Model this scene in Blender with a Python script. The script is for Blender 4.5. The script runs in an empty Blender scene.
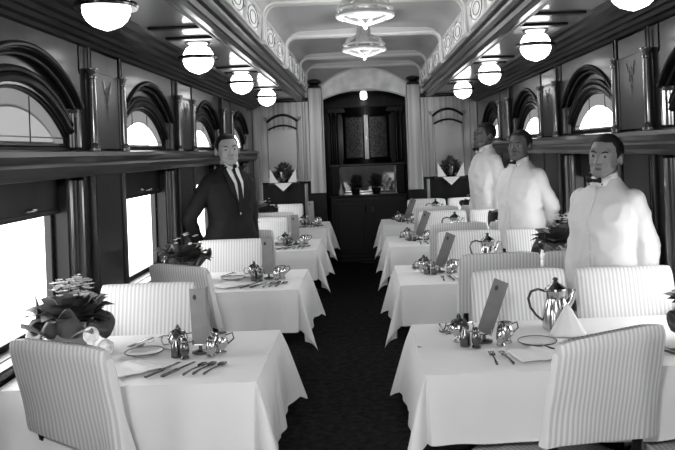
import bpy, bmesh, math, random
from mathutils import Vector, Matrix, noise as mnoise
from mathutils.bvhtree import BVHTree
PI = math.pi
R = math.radians
C = bpy.context.scene.collection
rnd = random.Random(7)

# ------------------------------------------------------------------ materials
def mat(name, g, rough=.5, metal=0., coat=0., var=None, stripe=None, bump=None, spec=.5, sheen=0., aniso=0., coat_rough=.08):
    """g grey level; var=(g2, scale xyz, detail); stripe=(g2, period, axis); bump=(scale, strength)"""
    m = bpy.data.materials.new(name); m.use_nodes = True
    nt = m.node_tree; N = nt.nodes; L = nt.links
    b = N['Principled BSDF']
    b.inputs['Base Color'].default_value = (g, g, g, 1)
    b.inputs['Roughness'].default_value = rough
    b.inputs['Metallic'].default_value = metal
    b.inputs['Coat Weight'].default_value = coat
    b.inputs['Coat Roughness'].default_value = coat_rough
    b.inputs['Specular IOR Level'].default_value = spec
    b.inputs['Sheen Weight'].default_value = sheen
    b.inputs['Anisotropic'].default_value = aniso
    tc = N.new('ShaderNodeTexCoord')
    if var:
        mp = N.new('ShaderNodeMapping'); mp.inputs['Scale'].default_value = var[1]
        nz = N.new('ShaderNodeTexNoise'); nz.inputs['Scale'].default_value = 1.0
        nz.inputs['Detail'].default_value = 5
        rp = N.new('ShaderNodeValToRGB')
        rp.color_ramp.elements[0].position = .35; rp.color_ramp.elements[1].position = .65
        rp.color_ramp.elements[0].color = (g, g, g, 1); rp.color_ramp.elements[1].color = (var[0],)*3 + (1,)
        L.new(tc.outputs['Object'], mp.inputs[0]); L.new(mp.outputs[0], nz.inputs['Vector'])
        L.new(nz.outputs['Fac'], rp.inputs[0]); L.new(rp.outputs[0], b.inputs['Base Color'])
    if stripe:
        wv = N.new('ShaderNodeTexWave'); wv.wave_type = 'BANDS'; wv.bands_direction = stripe[2]
        wv.wave_profile = 'SIN'
        wv.inputs['Scale'].default_value = 2*PI/20/stripe[1]
        wv.inputs['Distortion'].default_value = .0
        rp = N.new('ShaderNodeValToRGB')
        rp.color_ramp.elements[0].position = .35; rp.color_ramp.elements[1].position = .6
        rp.color_ramp.elements[0].color = (stripe[0],)*3 + (1,); rp.color_ramp.elements[1].color = (g, g, g, 1)
        L.new(tc.outputs['Object'], wv.inputs['Vector']); L.new(wv.outputs['Fac'], rp.inputs[0])
        L.new(rp.outputs[0], b.inputs['Base Color'])
    if bump:
        nz2 = N.new('ShaderNodeTexNoise'); nz2.inputs['Scale'].default_value = bump[0]; nz2.inputs['Detail'].default_value = 3
        bp = N.new('ShaderNodeBump'); bp.inputs['Strength'].default_value = bump[1]; bp.inputs['Distance'].default_value = .01
        L.new(tc.outputs['Object'], nz2.inputs['Vector']); L.new(nz2.outputs['Fac'], bp.inputs['Height'])
        L.new(bp.outputs[0], b.inputs['Normal'])
    return m

def emis(name, g, strength):
    m = bpy.data.materials.new(name); m.use_nodes = True
    b = m.node_tree.nodes['Principled BSDF']
    b.inputs['Base Color'].default_value = (.8, .8, .8, 1)
    b.inputs['Emission Color'].default_value = (g, g, g, 1)
    b.inputs['Emission Strength'].default_value = strength
    b.inputs['Roughness'].default_value = .3
    return m

def glass(name, tint=.95, refl=.08, trans=0., tl_=.7):
    m = bpy.data.materials.new(name); m.use_nodes = True
    nt = m.node_tree; N = nt.nodes; L = nt.links
    N.remove(N['Principled BSDF']); out = N['Material Output']
    t = N.new('ShaderNodeBsdfTransparent'); t.inputs[0].default_value = (tint, tint, tint, 1)
    g = N.new('ShaderNodeBsdfGlossy'); g.inputs['Roughness'].default_value = .03
    mx = N.new('ShaderNodeMixShader'); mx.inputs[0].default_value = refl
    L.new(t.outputs[0], mx.inputs[1]); L.new(g.outputs[0], mx.inputs[2])
    last = mx
    if trans:
        tl = N.new('ShaderNodeBsdfTranslucent'); tl.inputs[0].default_value = (tl_, tl_, tl_, 1)
        df = N.new('ShaderNodeBsdfDiffuse'); df.inputs[0].default_value = (.3, .3, .3, 1)
        m1 = N.new('ShaderNodeMixShader'); m1.inputs[0].default_value = .35
        L.new(tl.outputs[0], m1.inputs[1]); L.new(df.outputs[0], m1.inputs[2])
        m2 = N.new('ShaderNodeMixShader'); m2.inputs[0].default_value = trans
        L.new(mx.outputs[0], m2.inputs[1]); L.new(m1.outputs[0], m2.inputs[2]); last = m2
    L.new(last.outputs[0], out.inputs[0])
    return m

M = dict(
    wood=mat('polished_mahogany', .006, .36, coat=.14, var=(.015, (6, 6, 1.2), 4), coat_rough=.12, spec=.12),
    wood_mid=mat('varnished_mahogany', .012, .34, coat=.26, var=(.028, (9, 9, .8), 4), coat_rough=.14, spec=.18),
    wood_end=mat('satin_mahogany', .20, .30, coat=1., var=(.40, (25, 25, .5), 4), coat_rough=.24, metal=.15),  # base colour lightened to carry the reflected sheen of the end wall
    wood_col=mat('french_polished_columns', .05, .22, coat=1., var=(.08, (9, 9, .8), 4), coat_rough=.1, spec=.6),
    wood_blk=mat('ebonised_wood', .008, .4, coat=.15, spec=.3),
    deck=mat('lower_deck_paint', .16, .35, coat=.5, var=(.20, (3, 1, 1), 3)),
    cream=mat('cream_paint', .62, .4, coat=.25, var=(.52, (2, 2, 2), 3)),
    greypaint=mat('grey_ceiling_paint', .34, .45, coat=.2, var=(.27, (1.5, 1.5, 1.5), 3)),
    gold=mat('pale_moulding', .75, .35, coat=.3),
    plaster=mat('mottled_arch_plaster', .88, .5, var=(.62, (6, 6, 6), 4)),
    cloth=mat('white_linen', .78, .85, sheen=.1, bump=(7, .35)),
    cover=mat('striped_cotton', .74, .85, stripe=(.54, .0185, 'X'), bump=(9, .5)),
    carpet=mat('dark_carpet', .009, .95, var=(.026, (22, 22, 22), 5), bump=(120, .4), spec=.1),
    silver=mat('polished_silver', .55, .16, metal=1.),
    silver_d=mat('tarnished_silver', .16, .22, metal=1.),
    card=mat('grey_menu_card', .17, .6, var=(.14, (20, 20, 20), 3)),
    card_l=mat('pale_menu_card', .27, .6, var=(.23, (20, 20, 20), 3)),
    ink=mat('dark_ink', .03, .6),
    china=mat('white_china', .75, .2, coat=.5),
    globe=emis('opal_glass', 1, 6.5),
    pane=glass('window_glass', .97, .05),
    frost=glass('blind_behind_arched_glass', .9, .02, .995, .05),
    net=glass('net_blind', .9, .02, .99, .09),
    artglass=mat('art_glass', .45, .2, var=(.72, (9, 9, 9), 4), coat=.5),
    pebble=mat('pebbled_cabinet_glass', .10, .25, var=(.30, (45, 45, 45), 5), coat=.4, bump=(90, .4)),
    mirror=mat('mirror_glass', .75, .04, metal=1.),
    panelg=mat('etched_mirror', .30, .30, metal=.8),
    inlay=mat('marquetry_inlay', .09, .35, coat=.4),
    jacket=mat('white_cotton_jacket', .70, .9, sheen=.0, bump=(14, .35)),
    suit=mat('black_wool', .010, .8, spec=.25, bump=(20, .2)),
    shirt=mat('white_shirt', .8, .8),
    tie=mat('black_silk', .010, .7, spec=.2),
    skin_l=mat('light_skin', .29, .45, spec=.4),
    skin_d=mat('dark_skin', .075, .4, spec=.5),
    skin_m=mat('brown_skin', .19, .4, spec=.5),
    lip_l=mat('lips_light', .20, .4), lip_d=mat('lips_dark', .045, .4), lip_m=mat('lips_brown', .085, .4),
    hair=mat('black_hair', .008, .6, spec=.3),
    eye=mat('eye_white', .20, .3), iris=mat('dark_iris', .01, .1),
    leaf=mat('dark_leaves', .03, .5, var=(.075, (15, 15, 15), 3)),
    petal=mat('white_petals', .75, .7, var=(.5, (60, 60, 60), 3)),
    wrap=mat('dark_crepe_paper', .022, .4, coat=.3, var=(.045, (12, 12, 12), 3)),
    wrap_l=mat('grey_crepe_paper', .14, .5),
    pot=mat('weathered_flowerpot', .14, .7, var=(.2, (8, 8, 30), 3)),
    ground=mat('bright_gravel', .7, .9),
    shoe=mat('black_leather', .01, .3),
)

_b = M['artglass'].node_tree.nodes['Principled BSDF']   # daylight behind the clerestory glass
_b.inputs['Emission Color'].default_value = (1, 1, 1, 1); _b.inputs['Emission Strength'].default_value = .35

# ------------------------------------------------------------------ mesh builder
class MB:
    def __init__(s): s.v = []; s.f = []
    def add(s, vs, fs):
        o = len(s.v); s.v += [tuple(v) for v in vs]; s.f += [tuple(i+o for i in f) for f in fs]; return s
    def box(s, x0, x1, y0, y1, z0, z1, m=None):
        vs = [Vector((x, y, z)) for x in (x0, x1) for y in (y0, y1) for z in (z0, z1)]
        if m: vs = [m @ v for v in vs]
        return s.add(vs, [(0,1,3,2),(4,6,7,5),(0,4,5,1),(2,3,7,6),(0,2,6,4),(1,5,7,3)])
    def grid(s, rows, closed_u=False, cap0=False, cap1=False):
        n = len(rows[0]); vs = [p for r in rows for p in r]; fs = []
        for j in range(len(rows)-1):
            for i in range(n if closed_u else n-1):
                a = j*n+i; b = j*n+(i+1) % n
                fs.append((a, b, b+n, a+n))
        if cap0: fs.append(tuple(range(n)))
        if cap1: fs.append(tuple(range((len(rows)-1)*n, len(rows)*n)))
        return s.add(vs, fs)
    def lathe(s, prof, c=(0,0,0), n=20, m=None, sy=1.):
        rows = []
        for r, z in prof:
            row = []
            for i in range(n):
                a = 2*PI*i/n; p = Vector((r*math.cos(a), r*math.sin(a)*sy, z))
                if m: p = m @ p
                row.append(p + Vector(c))
            rows.append(row)
        return s.grid(rows, True, True, True)
    def tube(s, pts, r, n=8, closed=False):
        pts = [Vector(p) for p in pts]; k = len(pts); rows = []
        rr = r if isinstance(r, (list, tuple)) else [r]*k
        up = None
        for i, p in enumerate(pts):
            a = pts[(i-1) % k] if (closed or i > 0) else p
            b = pts[(i+1) % k] if (closed or i < k-1) else p
            t = (b-a).normalized() if (b-a).length > 1e-9 else Vector((0,0,1))
            if up is None:
                up = t.orthogonal().normalized()
            else:
                up = (up - t*up.dot(t))
                up = up.normalized() if up.length > 1e-6 else t.orthogonal().normalized()
            w = t.cross(up)
            rows.append([p + (up*math.cos(2*PI*j/n) + w*math.sin(2*PI*j/n))*rr[i] for j in range(n)])
        if closed: rows.append(rows[0])
        return s.grid(rows, True, not closed, not closed)
    def ell(s, c, r, m=None, nu=16, nv=10):
        rows = []
        for j in range(nv+1):
            th = PI*j/nv; z = -math.cos(th); q = max(math.sin(th), 1e-3)
            row = []
            for i in range(nu):
                a = 2*PI*i/nu; p = Vector((r[0]*q*math.cos(a), r[1]*q*math.sin(a), r[2]*z))
                if m: p = m @ p
                row.append(p + Vector(c))
            rows.append(row)
        return s.grid(rows, True, True, True)
    def cap(s, a, b, ra, rb, n=12):
        """tapered capsule"""
        a = Vector(a); b = Vector(b); d = (b-a); L = max(d.length, 1e-6); d /= L
        u = d.orthogonal().normalized(); w = d.cross(u); rows = []
        for k in range(5):
            th = PI/2*(1-k/4.0); rows.append((a - d*ra*math.sin(th), max(ra*math.cos(th), 1e-4)))
        for k in range(1, 6):
            th = PI/2*(k/5.0); rows.append((b + d*rb*math.sin(th), max(rb*math.cos(th), 1e-4)))
        return s.grid([[p + (u*math.cos(2*PI*i/n) + w*math.sin(2*PI*i/n))*r for i in range(n)] for p, r in rows], True, True, True)
    def chain(s, pts, rs):
        for i in range(len(pts)-1): s.cap(pts[i], pts[i+1], rs[i], rs[i+1])
        return s
    def extr(s, prof, y0, y1, ny=1, sgn=1):
        """(x,z) closed profile extruded along y"""
        rows = [[(sgn*x, y0+(y1-y0)*k/ny, z) for x, z in prof] for k in range(ny+1)]
        return s.grid(rows, True, True, True)
    def mesh(s, name, smooth=True, ang=38, weld=True):
        me = bpy.data.meshes.new(name); me.from_pydata(s.v, [], s.f)
        bm = bmesh.new(); bm.from_mesh(me)
        if weld: bmesh.ops.remove_doubles(bm, verts=bm.verts, dist=1e-5)
        bmesh.ops.recalc_face_normals(bm, faces=bm.faces)
        bm.to_mesh(me); bm.free()
        if smooth:
            for p in me.polygons: p.use_smooth = True
            me.set_sharp_from_angle(angle=R(ang))
        return me
    def build(s, name, m, parent=None, bevel=0, smooth=True, solid=0, ang=38, sub=0):
        me = s.mesh(name, smooth, ang); me.materials.append(M[m] if isinstance(m, str) else m)
        o = bpy.data.objects.new(name, me); C.objects.link(o)
        if parent: o.parent = parent
        if solid:
            md = o.modifiers.new('solid', 'SOLIDIFY'); md.thickness = solid; md.offset = -1
        if bevel:
            md = o.modifiers.new('bev', 'BEVEL'); md.width = bevel; md.segments = 2; md.limit_method = 'ANGLE'; md.angle_limit = R(40)
        if sub:
            md = o.modifiers.new('sub', 'SUBSURF'); md.levels = sub; md.render_levels = sub
        return o

def tag(o, label=None, cat=None, group=None, kind=None):
    if label: o['label'] = label
    if cat: o['category'] = cat
    if group: o['group'] = group
    if kind: o['kind'] = kind
    return o
def empty(name, loc=(0,0,0), rz=0.):
    o = bpy.data.objects.new(name, None); o.empty_display_size = .1; C.objects.link(o)
    o.location = loc; o.rotation_euler = (0, 0, rz); return o
def copy_tree(o, parent=None):
    c = o.copy(); C.objects.link(c)
    if parent: c.parent = parent
    for ch in list(o.children): copy_tree(ch, c)
    return c
used = set()
def inst(proto, loc, rz=0., label=None, group=None):
    if proto.name not in used:
        used.add(proto.name); o = proto
    else: o = copy_tree(proto)
    o.location = loc; o.rotation_euler[2] = rz
    if label: o['label'] = label
    if group: o['group'] = group
    return o
trim_n = [0]
def trim(o, label=None):
    trim_n[0] += 1; o.name = 'trim_%d' % trim_n[0]; o['kind'] = 'structure'
    if label: o['label'] = label
    return o

# ------------------------------------------------------------------ dimensions (metres; x across car, y forward, z up)
XA, XB, XC, XU = 1.40, 1.45, 1.54, 1.475
PITCH = 1.765
BAYS = [3.065 + PITCH*k for k in (-2, -1, 0, 1, 2, 3)]
Y0, Y1 = -1.35, 9.35
ZTOP = 2.14
POSTS = [BAYS[0] - PITCH/2 + PITCH*k for k in range(7)]

# floor
b = MB(); b.box(-1.6, 1.6, Y0-.1, 11.2, -.05, 0); f = b.build('floor', 'carpet', smooth=False); f['kind'] = 'structure'; f['label'] = 'dark patterned carpet floor'

def arch(cy, hw, z0, zs, zc, n=24):
    """outline (y,z) of an opening with a segmental top, from bottom-left, up, over, down"""
    rise = zc-zs; Rr = (hw*hw+rise*rise)/(2*rise); cz = zc-Rr; a = math.asin(min(1, hw/Rr))
    pts = [(cy-hw, z0)]
    for i in range(n+1):
        t = -a + 2*a*i/n; pts.append((cy+Rr*math.sin(t), cz+Rr*math.cos(t)))
    pts.append((cy+hw, z0)); return pts

def rect(b, s, x, ya, yb, za, zb):
    b.add([(s*x, ya, za), (s*x, yb, za), (s*x, yb, zb), (s*x, ya, zb)], [(0,1,2,3)])

def side_wall(s, name):
    b = MB()
    hw = .56; za, zs, zc = .76, 1.80, 2.02
    prev = Y0
    for c in BAYS:
        y0 = max(c-hw, Y0+.001)
        rect(b, s, XA, prev, c-hw, 0, ZTOP); prev = c+hw
        rect(b, s, XA, c-hw, c+hw, 0, za)
        o = arch(c, hw, za, zs, zc)
        top = o[1:-1]
        b.grid([[(s*XA, y, z) for y, z in top], [(s*XA, y, ZTOP) for y, z in top]])
        b.grid([[(s*XA, y, z) for y, z in o], [(s*XB, y, z) for y, z in o]])
        b.grid([[(s*XA, c-hw, za), (s*XB, c-hw, za)], [(s*XA, c+hw, za), (s*XB, c+hw, za)]])
        # inner sheet
        h1, h2 = .47, .53
        rect(b, s, XB, c-.64, c-h2, .7, 2.1); rect(b, s, XB, c+h2, c+.64, .7, 2.1)
        rect(b, s, XB, c-h2, c-h1, .7, 1.55); rect(b, s, XB, c+h1, c+h2, .7, 1.55)
        rect(b, s, XB, c-h1, c+h1, .7, .80); rect(b, s, XB, c-h1, c+h1, 1.48, 1.55)
        o1 = [(c-h1, .80), (c-h1, 1.48), (c+h1, 1.48), (c+h1, .80), (c-h1, .80)]
        b.grid([[(s*XB, y, z) for y, z in o1], [(s*(XC+.01), y, z) for y, z in o1]])
        rect(b, s, XB, c-h2, c+h2, 1.55, 1.62)
        o2 = arch(c, h2, 1.62, 1.67, 1.875)
        b.grid([[(s*XB, y, z) for y, z in o2], [(s*(XU+.01), y, z) for y, z in o2]])
        b.grid([[(s*XB, c-h2, 1.62), (s*(XU+.01), c-h2, 1.62)], [(s*XB, c+h2, 1.62), (s*(XU+.01), c+h2, 1.62)]])
        t2 = o2[1:-1]
        b.grid([[(s*XB, y, z) for y, z in t2], [(s*XB, y, 2.1) for y, z in t2]])
    rect(b, s, XA, prev, Y1+.1, 0, ZTOP)
    # outer skin of the car so that daylight only comes through the panes
    w = b.build(name, 'wood', smooth=True, ang=30); w['kind'] = 'structure'
    return w
WL = side_wall(-1, 'wall_left'); WR = side_wall(1, 'wall_right')

# windows
def make_window(n, s, c):
    w = empty('window_%d' % n, (0, 0, 0)); w['kind'] = 'structure'
    side = 'left' if s < 0 else 'right'
    w['label'] = 'dark framed car window with arched upper light on the %s wall' % side
    X = lambda x: s*x
    def bx(b, x0, x1, y0, y1, z0, z1): b.box(min(X(x0), X(x1)), max(X(x0), X(x1)), y0, y1, z0, z1)
    h1, h2 = .47, .50
    b = MB()
    bx(b, 1.515, 1.55, c-h1, c-h1+.03, .80, 1.48); bx(b, 1.515, 1.55, c+h1-.03, c+h1, .80, 1.48)
    bx(b, 1.515, 1.55, c-h1, c+h1, .80, .825); bx(b, 1.515, 1.55, c-h1, c+h1, 1.455, 1.48)
    b.build('window_frame', 'wood_blk', w, bevel=.004)
    b = MB(); rect(b, s, 1.545, c-h1, c+h1, .80, 1.48); b.build('window_pane', 'pane', w, smooth=False)
    b = MB(); bx(b, 1.49, 1.508, c-h1+.005, c+h1-.005, 1.325, 1.475); bx(b, 1.485, 1.512, c-h1+.005, c+h1-.005, 1.31, 1.335)
    sh = b.build('window_shade', 'wood', w, bevel=.004)
    b = MB(); b.tube([(X(1.485), c+.12, 1.345), (X(1.465), c+.13, 1.35), (X(1.465), c+.17, 1.35), (X(1.485), c+.18, 1.345)], .007)
    b.build('shade_pull', 'silver', sh)
    # arched light: frosted surround with a clear half-round in the middle
    h2 = .53
    o = arch(c, h2+.01, 1.61, 1.67, 1.885); oi = arch(c, .40, 1.645, 1.66, 1.785)
    b = MB(); b.grid([[(X(XU), y, z) for y, z in o], [(X(XU), y, z) for y, z in oi]])
    b.grid([[(X(XU), c-h2-.01, 1.61), (X(XU), c+h2+.01, 1.61)], [(X(XU), c-.40, 1.645), (X(XU), c+.40, 1.645)]])
    b.build('arched_blind', 'frost', w, smooth=False)
    b = MB(); b.add([(X(XU+.004), y, z) for y, z in arch(c, .412, 1.636, 1.66, 1.796)], [tuple(range(len(oi)))])
    b.build('arched_pane', 'net' if (s < 0 and c < 3.5) else 'pane', w, smooth=False)
    b = MB(); of = arch(c, h2-.01, 1.63, 1.67, 1.87)
    b.tube([(X(XU-.004), y, z) for y, z in of] + [(X(XU-.004), c-h2+.01, 1.63)], .010, 6)
    for dy in (-.16, .16):
        b.tube([(X(XU-.002), c+dy, 1.635), (X(XU-.002), c+dy, 1.84)], .003, 5)
    b.tube([(X(XU-.002), c-.5, 1.665), (X(XU-.002), c+.5, 1.665)], .003, 5)
    b.build('arched_frame', 'wood', w)
    # jamb mouldings (fluted pilaster strips)
    b = MB()
    for sg in (-1, 1):
        for k, (dy, r, x) in enumerate(((.555, .014, 1.415), (.553, .010, 1.438), (.540, .009, 1.448), (.518, .008, 1.448), (.500, .009, 1.448))):
            b.tube([(X(x), c+sg*dy, .80), (X(x), c+sg*dy, 1.46)], r, 8)
            if dy > .53: b.tube([(X(x), c+sg*dy, 1.62), (X(x), c+sg*dy, 1.785)], r, 8)
        b.box(min(X(1.405), X(1.455)), max(X(1.405), X(1.455)), c+sg*.545-.02, c+sg*.545+.02, 1.785, 1.805)
    b.build('jamb_moulding', 'wood_col', w)
    # arch mouldings
    b = MB()
    oo = arch(c, .572, 1.80, 1.81, 2.035)[1:-1]
    b.tube([(X(1.398), y, z) for y, z in oo], .013, 8)
    oo = arch(c, .545, 1.80, 1.795, 2.0)[1:-1]
    b.tube([(X(1.425), y, z) for y, z in oo], .010, 8)
    oo = arch(c, .55, 1.74, 1.725, 1.94)[1:-1]
    b.tube([(X(1.447), y, z) for y, z in oo], .016, 8)
    oo = arch(c, .545, 1.71, 1.695, 1.905)[1:-1]
    b.tube([(X(1.45), y, z) for y, z in oo], .020, 8)
    b.build('arch_moulding', 'wood', w)
    # sill
    b = MB(); bx(b, 1.385, 1.545, c-.58, c+.58, .765, .797)
    b.build('window_sill', 'wood_mid', w, bevel=.006)
    return w
n = 0
for s in (-1, 1):
    for c in BAYS:
        n += 1; make_window(n, s, c)

# continuous mouldings on the side walls
for s, sd in ((-1, 'left'), (1, 'right')):
    b = MB()
    b.extr([(1.41, 1.475), (1.375, 1.48), (1.35, 1.505), (1.345, 1.53), (1.355, 1.545), (1.345, 1.56), (1.33, 1.575), (1.335, 1.595), (1.345, 1.60), (1.41, 1.605)], Y0, Y1, sgn=s)
    trim(b.build('rail', 'wood_blk', ang=25), 'dark moulded rail along the %s wall at eye height' % sd)
    b = MB()
    pr = [(1.41, 2.11), (1.375, 2.115), (1.365, 2.13), (1.34, 2.135), (1.325, 2.15), (1.30, 2.15), (1.285, 2.165), (1.25, 2.165), (1.225, 2.178), (1.19, 2.18), (1.17, 2.195), (1.135, 2.197), (1.12, 2.21), (1.085, 2.212), (1.08, 2.23), (1.41, 2.25)]
    b.extr(pr, Y0, Y1, sgn=s)
    trim(b.build('cornice', 'wood', ang=20), 'stepped polished cornice above the %s windows' % sd)
    b = MB()
    pr = [(.83, 2.22), (.835, 2.195), (.825, 2.19), (.81, 2.195), (.80, 2.19), (.775, 2.19), (.765, 2.205), (.755, 2.21), (.75, 2.235), (.735, 2.245), (.735, 2.275), (.745, 2.285), (.74, 2.30), (.72, 2.31), (.72, 2.322), (.80, 2.325), (.83, 2.3)]
    b.extr(pr, Y0, Y1, sgn=s)
    trim(b.build('beam', 'wood_mid', ang=20), 'dark moulded beam under the %s side of the raised ceiling' % sd)
    b = MB(); b.box(min(s*1.405, s*1.385), max(s*1.405, s*1.385), Y0, Y1, 0, .14)
    o = b.build('baseboard_%s' % sd, 'wood_blk', bevel=.006); o['kind'] = 'structure'

# posts with paired colonnettes
def make_post(s, yc, sd, i):
    p = empty('post', (0, 0, 0))
    X = lambda x: s*x
    b = MB(); b.box(min(X(1.38), X(1.41)), max(X(1.38), X(1.41)), yc-.20, yc+.20, 1.61, 2.0)
    b.box(min(X(1.375), X(1.39)), max(X(1.375), X(1.39)), yc-.20, yc-.175, 1.61, 2.0); b.box(min(X(1.375), X(1.39)), max(X(1.375), X(1.39)), yc+.175, yc+.20, 1.61, 2.0)
    b.build('post_panel', 'wood_blk', p, bevel=.003)
    b = MB(); b.box(min(X(1.385), X(1.41)), max(X(1.385), X(1.41)), yc-.2, yc+.2, 1.998, 2.105)
    b.build('frieze_panel', 'wood_mid', p, bevel=.004)
    b = MB(); b.box(min(X(1.385), X(1.41)), max(X(1.385), X(1.41)), yc-.19, yc+.19, .2, 1.485)
    b.build('lower_panel', 'wood', p, bevel=.008)
    b = MB()
    for q in (-1, 1):
        b.tube([(X(1.377), yc+q*(.012+.05*t), 1.93-.035*math.sin(t*PI*1.5)) for t in [k/8 for k in range(9)]], .0022, 5)
        b.tube([(X(1.377), yc+q*.022*math.sin(t*PI), 1.90-.05*t) for t in [k/8 for k in range(9)]], .0018, 5)
        b.tube([(X(1.377), yc+q*.012*math.sin(t*PI), 1.845-.03*t) for t in [k/6 for k in range(7)]], .0018, 5)
    b.tube([(X(1.377), yc, 1.94), (X(1.377), yc, 1.76)], .0015, 5)
    b.build('inlay', 'inlay', p)
    for q in (-1, 1):
        y = yc+q*.235
        b = MB(); b.lathe([(.0, 1.60), (.030, 1.60), (.030, 1.615), (.022, 1.622), (.026, 1.632), (.019, 1.64), (.019, 1.655), (.0175, 1.93), (.016, 1.955), (.021, 1.96), (.021, 1.968), (.017, 1.972), (.019, 1.985), (.028, 1.998), (.028, 2.008), (.0, 2.008)], (X(1.372), y, 0), 16)
        b.build('colonnette', 'wood_col', p)
        b = MB(); b.tube([(X(1.385), y, 2.0), (X(1.385), y, 2.115)], .006, 8); b.build('rod', 'wood_mid', p)
        b = MB(); b.tube([(X(1.392), y, .14), (X(1.392), y, 1.48)], .018, 10); b.build('lower_strip', 'wood_mid', p)
    trim(p, 'dark wall post with paired colonnettes on the %s wall' % sd)
for s, sd in ((-1, 'left'), (1, 'right')):
    for i, y in enumerate(POSTS[1:6]): make_post(s, y, sd, i)

# ceiling: lower decks, clerestory
b = MB()
for s in (-1, 1):
    b.box(min(s*.80, s*1.45), max(s*.80, s*1.45), Y0, Y1, 2.21, 2.25)
c_ = b.build('ceiling', 'deck', smooth=False); c_['kind'] = 'structure'; c_['label'] = 'grey lower deck panels of the ceiling'
RIBS = [3.70+1.55*k for k in (-3, -2, -1, 0, 1, 2, 3)]
ZC = 2.64
b = MB()
prof = [(-.80, 2.32), (-.74, 2.33), (-.715, 2.50), (-.69, 2.57), (-.64, 2.615), (-.57, ZC), (0, ZC+.015), (.57, ZC), (.64, 2.615), (.69, 2.57), (.715, 2.50), (.74, 2.33), (.80, 2.32)]
b.grid([[(x, Y0, z) for x, z in prof], [(x, Y1+.2, z) for x, z in prof]])
o = b.build('ceiling_upper', 'greypaint', ang=50); trim(o, 'pale raised clerestory ceiling'); o.name = 'ceiling.001'
for y in RIBS + [9.27]:
    # double rib with rounded inner corners
    b = MB()
    def rib(dx, dz, w, th):
        hw = .725-dx; zt = ZC-dz; rr = .09; path = [(-hw, 2.32), (-hw, zt-rr)]
        for k in range(1, 8):
            a = PI/2*k/8; path.append((-hw+rr-rr*math.cos(a), zt-rr+rr*math.sin(a)))
        path.append((-hw+rr, zt)); path += [(-x, z) for x, z in reversed(path)]
        rows = []
        for i, (x, z) in enumerate(path):
            x0, z0 = path[max(i-1, 0)]; x1, z1 = path[min(i+1, len(path)-1)]
            t = Vector((x1-x0, 0, z1-z0)).normalized(); nn = Vector((-t.z, 0, t.x))
            p = Vector((x, 0, z))
            rows.append([(p.x, y-w/2, p.z), (p.x, y+w/2, p.z), (p.x+nn.x*th, y+w/2, p.z+nn.z*th), (p.x+nn.x*th, y-w/2, p.z+nn.z*th)])
        b.grid(rows, True, True, True)
    rib(.0, .03, .17, .06); rib(.03, .055, .05, .03)
    trim(b.build('rib', 'cream', ang=30), 'cream painted arched rib across the raised ceiling')
    b = MB()
    for q in (-.055, .055):
        path = [(-.69, 2.33), (-.69, 2.50)] + [(-.60-.09*math.cos(PI/2*k/8), 2.50+.09*math.sin(PI/2*k/8)) for k in range(1, 9)]
        path += [(-x, z) for x, z in reversed(path)]
        b.tube([(x*1.015, y+q, z+.012) for x, z in path], .011, 6)
    trim(b.build('rib_bead', 'gold'), 'pale bead along the ceiling rib')
# clerestory windows
for s in (-1, 1):
    for i in range(len(RIBS)):
        ya = RIBS[i]+.13; yb = (RIBS+[9.27])[i+1]-.13
        if yb-ya < .3: continue
        w = empty('clerestory_window')
        b = MB()
        def pt(u, v, d=0):   # u along y, v 0..1 up wall
            x = .742-.022*v-d; z = 2.345+.175*v
            return (s*x, ya+(yb-ya)*u, z)
        for (u0, u1, v0, v1) in ((0, 1, 0, .1), (0, 1, .9, 1), (0, .05, 0, 1), (.95, 1, 0, 1), (.48, .52, 0, 1)):
            P = [pt(u, v, d) for d in (0, .03) for v in (v0, v1) for u in (u0, u1)]
            b.add(P, [(0,1,3,2), (4,6,7,5), (0,4,5,1), (2,3,7,6), (0,2,6,4), (1,5,7,3)])
        b.build('window_frame', 'cream', w, bevel=.003)
        b = MB(); b.add([pt(.04, .08, .01), pt(.96, .08, .01), pt(.96, .92, .01), pt(.04, .92, .01)], [(0,1,2,3)])
        b.build('art_glass_pane', 'artglass', w, smooth=False)
        b = MB()
        for q in (.26, .74):
            for (du, a0) in ((.17, 0), (.10, 0)):
                b.tube([pt(q+du*math.cos(t), .5+.36*(du/.17)*math.sin(t), .02) for t in [2*PI*k/20 for k in range(20)]], .003, 5, True)
            for k in range(4): b.tube([pt(q+.17*math.cos(k*PI/2), .5+.36*math.sin(k*PI/2), .02), pt(q+.22*math.cos(k*PI/2+.01), .5+.42*math.sin(k*PI/2), .02)], .003, 5)
        b.build('leading', 'wood_mid', w)
        trim(w, 'art glass panel low on the side of the raised ceiling')
# deck cross strips
for s in (-1, 1):
    for y in POSTS[1:]:
        for dy in (-.17, .17):
            if y+dy > Y1-.1: continue
            b = MB(); b.box(min(s*.83, s*1.10), max(s*.83, s*1.10), y+dy-.03, y+dy+.03, 2.195, 2.212)
            trim(b.build('deck_strip', 'wood', bevel=.006), 'dark cross strip on the lower ceiling')

# rear wall behind the photographer
b = MB(); b.box(-1.56, 1.56, Y0-.06, Y0, 0, 2.75); o = b.build('wall_back', 'wood_mid', smooth=False); o['kind'] = 'structure'
# roof above the decks and car sides outside the glass keep daylight out of the joints
b = MB()
for s in (-1, 1):
    b.box(min(s*1.40, s*1.56), max(s*1.40, s*1.56), Y0, Y1+.1, 2.14, 2.27)
trim(b.build('roof_edge', 'wood', smooth=False), 'dark band above the cornice')

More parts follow.
